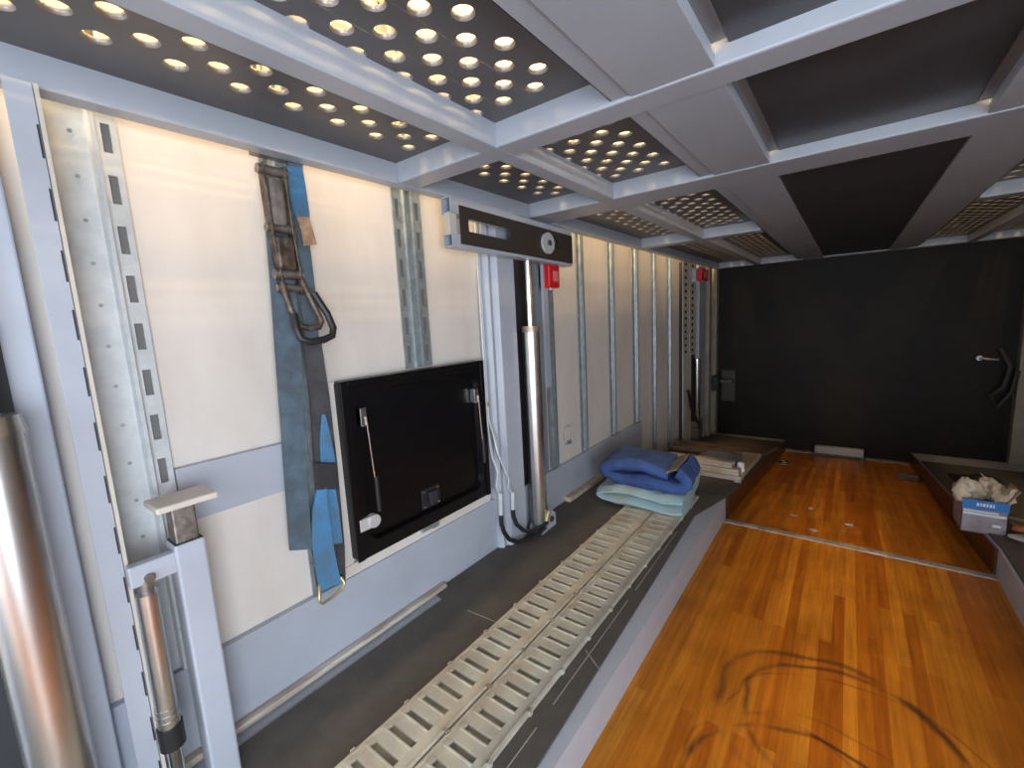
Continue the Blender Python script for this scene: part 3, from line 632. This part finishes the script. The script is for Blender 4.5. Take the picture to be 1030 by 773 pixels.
# ------------------------------------------------------------------ far lift post with peg holes
fp = thing('lift_post', 'pale far lift post with two columns of peg holes by the tail door', 'lift post', (-1.2, 4.5, -.15), 'lift posts along the left wall')
def holed(xa, y0, y1, z0, z1, pitch, hw, hh):
    m = MB(); c = (y0 + y1) / 2; t = .006
    m.box(xa, xa + t, y0, c - hw, z0, z1); m.box(xa, xa + t, c + hw, y1, z0, z1); z = z0
    while z < z1: m.box(xa, xa + t, c - hw, c + hw, z, min(z1, z + pitch - hh)); z += pitch
    return m
MB().box(-1.249, -1.215, 4.20, 4.60, zs(4.3, .12), 1.583).build('backing', 'darkgap', fp)
holed(-1.214, 4.18, 4.38, .72, 2.3, .062, .045, .026).build('peg_column', 'cream', fp)
holed(-1.214, 4.40, 4.60, .72, 2.3, .062, .045, .030).build('peg_column', 'cream', fp)
MB().box(-1.214, -1.205, 4.18, 4.44, zs(4.3, .12), .72).build('lower_cover', 'cream', fp, bevel=.002)
MB().box(-1.2495, -1.20, 4.70, 4.95, zs(4.9, .12), 1.583).build('column', 'paint', fp, bevel=.004)
MB().box(-1.2495, -1.18, 5.02, 5.12, zs(5.1, .12), 1.583).build('edge_flange', 'jamb', fp, bevel=.004)
hc3 = thing('hydraulic_cylinder', 'distant bright cylinder rod in the far lift post', 'hydraulic cylinder', (-1.19, 4.53, -.1), 'lift cylinders')
MB().cyl((-1.175, 4.54, .06), (-1.175, 4.54, .68), .030, n=20).build('rod', 'chrome', hc3, smooth=True)
MB().box(-1.21, -1.14, 4.44, 4.62, zs(4.5, .12), .06).build('base_block', 'oldwood', hc3, bevel=.005)
hh_ = MB().tube([(-1.16, 4.18, .42), (-1.15, 4.24, .26), (-1.145, 4.34, .14), (-1.14, 4.46, .05), (-1.145, 4.5, -.02)], .014, 8)
tag(hh_.build('hose', 'blackrubber', smooth=True), 'black hose sagging down in front of the far lift post', 'hose')
red_box(4.50, 1.43, 'red plastic box on the far lift post near the tail door', w=.26, h=.11, x=-1.13)
# tail door fittings
dl = thing('door_latch', 'dark square latch on the left frame of the tail door', 'latch', (-1.15, 5.35, .3))
MB().box(-1.18, -1.12, 5.15, 5.27, .26, .42).build('latch_body', 'blackrubber', dl, bevel=.006)
MB().box(-1.16, -1.0, 5.30, 5.35, .33, .37).build('bolt', 'rust', dl, bevel=.004)
kf = MB(); kf.box(-1.14, -1.0, YB - .012, YB - .001, .10, .46); 
fl_ = kf.build('keeper_plate', mat('dark_keeper', (.06, .05, .045), .5), dl, bevel=.004)
MB().cyl((.905, 5.455, .615), (.905, 5.41, .615), .022, n=16).build('door_handle', 'chrome', door, smooth=True)
MB().tube([(.905, 5.42, .615), (.96, 5.41, .605), (1.02, 5.415, .60)], .014, 10).build('handle_lever', 'steel', door, smooth=True)
hx = MB().tube([(1.02, 5.40, .70), (1.08, 5.36, .55), (1.05, 5.34, .38), (.98, 5.36, .30), (1.03, 5.38, .2), (1.10, 5.36, .34), (1.12, 5.34, .52)], .018, 8)
tag(hx.build('cable', mat('grimy_cable', (.05, .045, .035), .6), smooth=True), 'looped dark cable hanging in the right corner by the tail door', 'cable')
hcv = thing('hinge_cover', 'white metal box cover at the foot of the tail door', 'cover', (-.03, 5.38, -.4))
MB().box(-.225, .17, 5.33, 5.405, zs(5.33) + .03, zs(5.33) + .10).build('cover_box', mat('pale_cover', (.42, .43, .45), .5), hcv, bevel=.006)
MB().box(-.235, .18, 5.32, 5.408, zs(5.32) + .004, zs(5.32) + .03).build('base_strip', 'rust', hcv, bevel=.002)
rg2 = thing('tie_down_anchor', 'small steel tie-down anchor recessed in the sloping wooden floor, left side', 'floor anchor', (-.44, 4.6, -.29))
an = MB(); an.prism([(4.53, zs(4.53) + .004), (4.70, zs(4.70) + .004), (4.70, zs(4.70) - .004), (4.53, zs(4.53) - .004)], 'x', -.48, -.37); an.build('plate', 'steel', rg2)
MB().tube([(-.425 + .032 * math.cos(a), 4.615 + .045 * math.sin(a), zs(4.615 + .045 * math.sin(a)) + .012) for a in [2 * math.pi * k / 16 for k in range(17)]], .007, 8, caps=False).build('ring', 'chrome', rg2, smooth=True)
blk = MB(); blk.v += [(x, y, zs(y) + dz) for dz in (.001, .05) for x, y in ((.36, 4.52), (.49, 4.52), (.50, 4.66), (.37, 4.66))]
blk.f += [(3, 2, 1, 0), (4, 5, 6, 7), (0, 1, 5, 4), (1, 2, 6, 5), (2, 3, 7, 6), (3, 0, 4, 7)]
tag(blk.build('wooden_block', 'oldwood', bevel=.006), 'dark dirty wooden block on the far right of the sloping floor', 'block')

# ------------------------------------------------------------------ blanket and towel on the left platform
def displaced(o, amp, scale, seed=0):
    for v in o.data.vertices:
        x, y, z = v.co.x * scale + seed * 1.7, v.co.y * scale + seed * .9, v.co.z * scale - seed
        n = Vector([sum(math.sin(x * a + y * b + z * c + k * 2.1) for a, b, c in ((1.0 + .3 * k, .7, 1.3), (-1.6, 1.9 - .4 * k, .8), (2.3, -1.1, 2.0 + .5 * k))) / 2.2 for k in range(3)])
        v.co += n * amp * .6
def offset_path(path, th):
    L, R = [], []
    for i, p in enumerate(path):
        a = Vector(path[max(0, i - 1)]); b = Vector(path[min(len(path) - 1, i + 1)]); t = (b - a).normalized(); n = Vector((-t.y, t.x))
        L.append((p[0] + n.x * th / 2, p[1] + n.y * th / 2)); R.append((p[0] - n.x * th / 2, p[1] - n.y * th / 2))
    return L + R[::-1]
def folded(name, m, path, th, y0, y1, parent, rnd=.03, amp=.008, seed=0, skew=0):
    """thick cloth folded along path in XZ, extruded in Y with rounded ends"""
    # resample
    pts = []
    for i in range(len(path) - 1):
        a = Vector(path[i]); b = Vector(path[i + 1]); k = max(1, int((b - a).length / .022))
        pts += [a + (b - a) * (j / k) for j in range(k)]
    pts.append(Vector(path[-1]))
    for _ in range(3): pts = [pts[0]] + [(pts[i - 1] + pts[i] * 2 + pts[i + 1]) / 4 for i in range(1, len(pts) - 1)] + [pts[-1]]
    rings = []
    ny = 16
    # end profile: thickness shrinks near the two Y faces
    for k in range(ny + 1):
        s = k / ny; d = min(s, 1 - s) * (y1 - y0)
        q = 1.0 if d > rnd else math.sqrt(max(0.0, 1 - (1 - d / rnd) ** 2))
        tt = max(.15, q) * th
        poly = offset_path([tuple(p) for p in pts], tt)
        y = y0 + (y1 - y0) * s
        rings.append([(p[0] + skew * (y - y0), y, p[1]) for p in poly])
    # pack more rings near ends for roundness
    mb = MB(); mb.loft(rings)
    o = mb.build(name, m, parent, smooth=True)
    displaced(o, amp, 9, seed); displaced(o, amp * .35, 30, seed + 5)
    return o
def folded2(name, m, path, th, y0, y1, parent, **kw):
    return folded(name, m, path, th, y0, y1, parent, **kw)
tw = thing('towel', 'pale aqua folded towel lying on the black rubber under the blue blanket', 'towel', (-.84, 2.4, .126))
folded('folded_cloth', 'aqua', [(-.60, .206), (-.80, .214), (-1.02, .198), (-1.085, .176), (-1.03, .153), (-.80, .156), (-.60, .157)], .050, 2.09, 2.56, tw, amp=.013, seed=3, skew=-.10, rnd=.035)
bl = thing('moving_blanket', 'dark blue quilted moving blanket rolled up on top of the aqua towel', 'blanket', (-.82, 2.4, .27))
folded('folded_cloth', 'blanket', [(-.69, .333), (-.80, .345), (-.96, .347), (-1.03, .335), (-1.055, .308), (-1.03, .280), (-.93, .270), (-.75, .266), (-.65, .264), (-.595, .285), (-.580, .318), (-.600, .350), (-.64, .358)], .062, 2.12, 2.42, bl, amp=.013, seed=8, skew=-.10, rnd=.035)
folded('inner_lining', 'lining', [(-.690, .352), (-.675, .366), (-.655, .374), (-.640, .378)], .018, 2.11, 2.40, bl, amp=.005, seed=5, skew=-.06)

# ------------------------------------------------------------------ timber pile beyond the towel
def board(x0, x1, y0, y1, off, h, m, label, rot=0, name='board', grp='boards piled behind the blanket'):
    mb = MB(); z0 = zs((y0 + y1) / 2, off)
    cx, cy = (x0 + x1) / 2, (y0 + y1) / 2
    mb.box(x0, x1, y0, y1, 0, h)
    c, s = math.cos(rot), math.sin(rot)
    mb.v = [(cx + (x - cx) * c - (y - cy) * s, cy + (x - cx) * s + (y - cy) * c, 0) if False else
            ((cx + (x - cx) * c - (y - cy) * s), (cy + (x - cx) * s + (y - cy) * c), z) for x, y, z in mb.v]
    mb.v = [(x, y, zs(y, off) + z) for x, y, z in mb.v]
    return tag(mb.build(name, m, bevel=.002), label, 'board', grp)
board(-1.05, -.50, 2.96, 3.04, .120, .035, 'plank', 'lowest pale sawn board in the pile behind the blanket')
board(-1.02, -.515, 2.97, 3.06, .157, .038, 'plank', 'middle pale board in the pile, under the short one')
board(-.98, -.56, 3.00, 3.10, .197, .036, 'plank', 'top pale board of the pile, shorter than those below', rot=-.03)
board(-.90, -.515, 3.06, 3.95, .120, .045, 'plank', 'wide light board lying flat along the platform edge', rot=.02)
board(-.95, -.50, 3.98, 4.60, .120, .03, 'oldwood', 'dark grimy board lying farthest back on the left platform', rot=-.1)
board(-1.10, -.60, 3.50, 3.60, .19, .03, 'oldwood', 'dark timber strip lying across the far end of the pile', rot=.25)
board(-1.12, -.62, 3.75, 3.84, .19, .03, 'oldwood', 'brown timber strip behind the dark one on the pile', rot=-.15)
gb = thing('tool_case', 'blue-grey plastic case on top of the board pile', 'case', (-.66, 3.3, .08))
q = MB(); q.v += [(x, y, zs(y, .167) + z) for z in (0, .05) for x, y in ((-.80, 3.12), (-.56, 3.15), (-.58, 3.5), (-.82, 3.47))]; q.f += [(3, 2, 1, 0), (4, 5, 6, 7), (0, 1, 5, 4), (1, 2, 6, 5), (2, 3, 7, 6), (3, 0, 4, 7)]
q.build('case_body', 'greybox', gb, bevel=.008)
wc = thing('plastic_cap', 'small white plastic cap beside the blue-grey case', 'cap', (-.525, 3.13, .1))
MB().cyl((-.525, 3.10, zs(3.12, .167)), (-.525, 3.10, zs(3.12, .167) + .055), .024, .021, n=20).build('cap_body', 'whiteplastic', wc, smooth=True)
MB().cyl((-.525, 3.10, zs(3.12, .167) + .055), (-.525, 3.10, zs(3.12, .167) + .062), .017, n=20).build('cap_top', 'whiteplastic', wc, smooth=True)
cn = MB(); cn.box(-.500, -.490, 2.90, 2.945, .03, .072); cn.box(-.53, -.490, 2.90, 2.945, .067, .074)
tag(cn.build('corner_bracket', 'chrome', bevel=.002), 'tiny bright corner bracket on the edge of the left platform', 'bracket')

# ------------------------------------------------------------------ carton of rags and litter on the right platform
bx = thing('rag_carton', 'open grey carton with blue and white printed band, full of rags', 'carton', (.53, 2.82, .08))
x0, x1, y0, y1 = .445, .590, 2.72, 2.90; zb0 = zs(2.81, .127); hgt = .155; t = .003
b = MB(); b.box(x0, x1, y0, y0 + t, zb0, zb0 + hgt); b.box(x0, x1, y1 - t, y1, zb0, zb0 + hgt); b.box(x0, x0 + t, y0, y1, zb0, zb0 + hgt); b.box(x1 - t, x1, y0, y1, zb0, zb0 + hgt); b.box(x0, x1, y0, y1, zb0, zb0 + t)
b.build('box_body', 'card', bx)
MB().box(x0 - .0006, x1 + .0006, y0 - .0008, y0, zb0 + .113, zb0 + hgt).build('blue_band', 'cardblue', bx)
wb = MB(); wb.box(x0 + .006, x1 - .006, y0 - .0012, y0, zb0 + .085, zb0 + .096); wb.box(x0 + .006, x1 - .030, y0 - .0012, y0, zb0 + .100, zb0 + .107)
xx = x0 + .045
for wv in (.008, .005, .009, .006, .008, .005): wb.box(xx, xx + wv, y0 - .0014, y0, zb0 + .128, zb0 + .143); xx += wv + .003
wb.box(x0 + .10, x0 + .125, y0 - .0012, y0, zb0 + .04, zb0 + .052)
wb.build('white_print', 'cardwhite', bx)
fl = MB(); fl.ribbon([(x1, y0 + .02, zb0 + hgt), (x1 + .03, y0 + .02, zb0 + hgt + .055)], [(x1, y1 - .02, zb0 + hgt), (x1 + .03, y1 - .02, zb0 + hgt + .05)], (1, 0, 0), .003); fl.build('open_flap', mat('carton_flap', (.36, .27, .18), .8), bx)
def rag(cx, cy, cz, rx, ry, rz, seed, label):
    mb = MB(); n = 30; rings = []
    for i in range(1, 18):
        a = math.pi * i / 18; rr = math.sin(a)
        ring = []
        for k in range(n):
            b_ = 2 * math.pi * k / n; fold = 1 + .28 * math.sin(b_ * 3 + seed) * rr + .12 * math.sin(b_ * 5 + seed * 2)
            ring.append((cx + rx * rr * math.cos(b_) * fold, cy + ry * rr * math.sin(b_) * fold, cz + rz * -math.cos(a) * (1 + .2 * math.sin(b_ * 2 + seed))))
        rings.append(ring)
    mb.loft(rings); o = mb.build('rag', 'rag', smooth=True); displaced(o, .024, 34, seed); displaced(o, .011, 80, seed + 3); return tag(o, label, 'rag', 'rags in the carton')
rag(.470, 2.80, zb0 + .165, .045, .055, .055, 1, 'cream rag flopping over the left side of the carton')
rag(.535, 2.84, zb0 + .185, .042, .05, .055, 4, 'cream rag standing highest in the middle of the carton')
rag(.575, 2.79, zb0 + .155, .035, .045, .05, 9, 'cream rag crumpled at the right side of the carton')
# litter beside the carton
lit = mat('orange_wrapper', (.45, .16, .06), .5); gl = mat('crumpled_foil', (.6, .58, .56), .35, .5, bump=.8)
for nm, lab, (cx, cy, sx, sy, sz), m_, sd in (
        ('wrapper', 'crumpled orange wrapper right of the carton', (.645, 2.80, .028, .03, .018), lit, 2),
        ('foil_scrap', 'crumpled pale foil scrap at the platform edge by the carton', (.635, 2.66, .05, .035, .013), gl, 6),
        ('cloth_bundle', 'dark rag bundle behind the carton of rags', (.60, 3.25, .10, .10, .06), M['rust'], 11),
        ('glove', 'dark crumpled work glove behind the carton, farther back on the right platform', (.66, 3.75, .11, .09, .05), M['blackrubber'], 13)):
    mb = MB(); rings = []; cz = zs(cy, .127) + sz * 1.1
    for i in range(1, 8):
        a = math.pi * i / 8
        rings.append([(cx + sx * math.sin(a) * math.cos(b_) * (1 + .25 * math.sin(3 * b_ + sd)), cy + sy * math.sin(a) * math.sin(b_), cz - sz * math.cos(a)) for b_ in [2 * math.pi * k / 12 for k in range(12)]])
    mb.loft(rings); o = mb.build(nm, m_, smooth=True); displaced(o, sz * .5, 20, sd); tag(o, lab, nm.replace('_', ' '))
st = MB().cyl((.61, 2.98, zs(2.98, .16)), (.80, 2.86, zs(2.86, .155)), .009, n=10)
tag(st.build('wooden_stick', 'sill', smooth=True), 'short tan stick lying right of the carton of rags', 'stick')
# paint flakes on the sloping floor
for (x, y, s_, lab) in ((-.137, 3.07, .016, 'white paint flake on the sloping floor, farther one'), (.052, 2.86, .020, 'pale paint flake on the sloping floor, right one'),
                        (-.20, 2.84, .022, 'tan wood flake on the sloping floor near the metal strip'), (-.10, 2.62, .02, 'orange wood splinter touching the metal floor strip')):
    mb = MB(); ring = [(x + s_ * math.cos(a) * random.uniform(.6, 1.3), y + s_ * 1.2 * math.sin(a) * random.uniform(.5, 1.1)) for a in [2 * math.pi * k / 7 for k in range(7)]]
    mb.loft([[(p[0], p[1], zs(p[1]) + .0005) for p in ring], [(p[0], p[1], zs(p[1]) + .004) for p in ring]])
    tag(mb.build('debris_flake', 'cardwhite' if 'paint' in lab else 'plank'), lab, 'flake', 'flakes on the sloping floor')

# tidy helper props
for o in bpy.data.objects:
    for k in ('_off', '_root'):
        if k in o: del o[k]
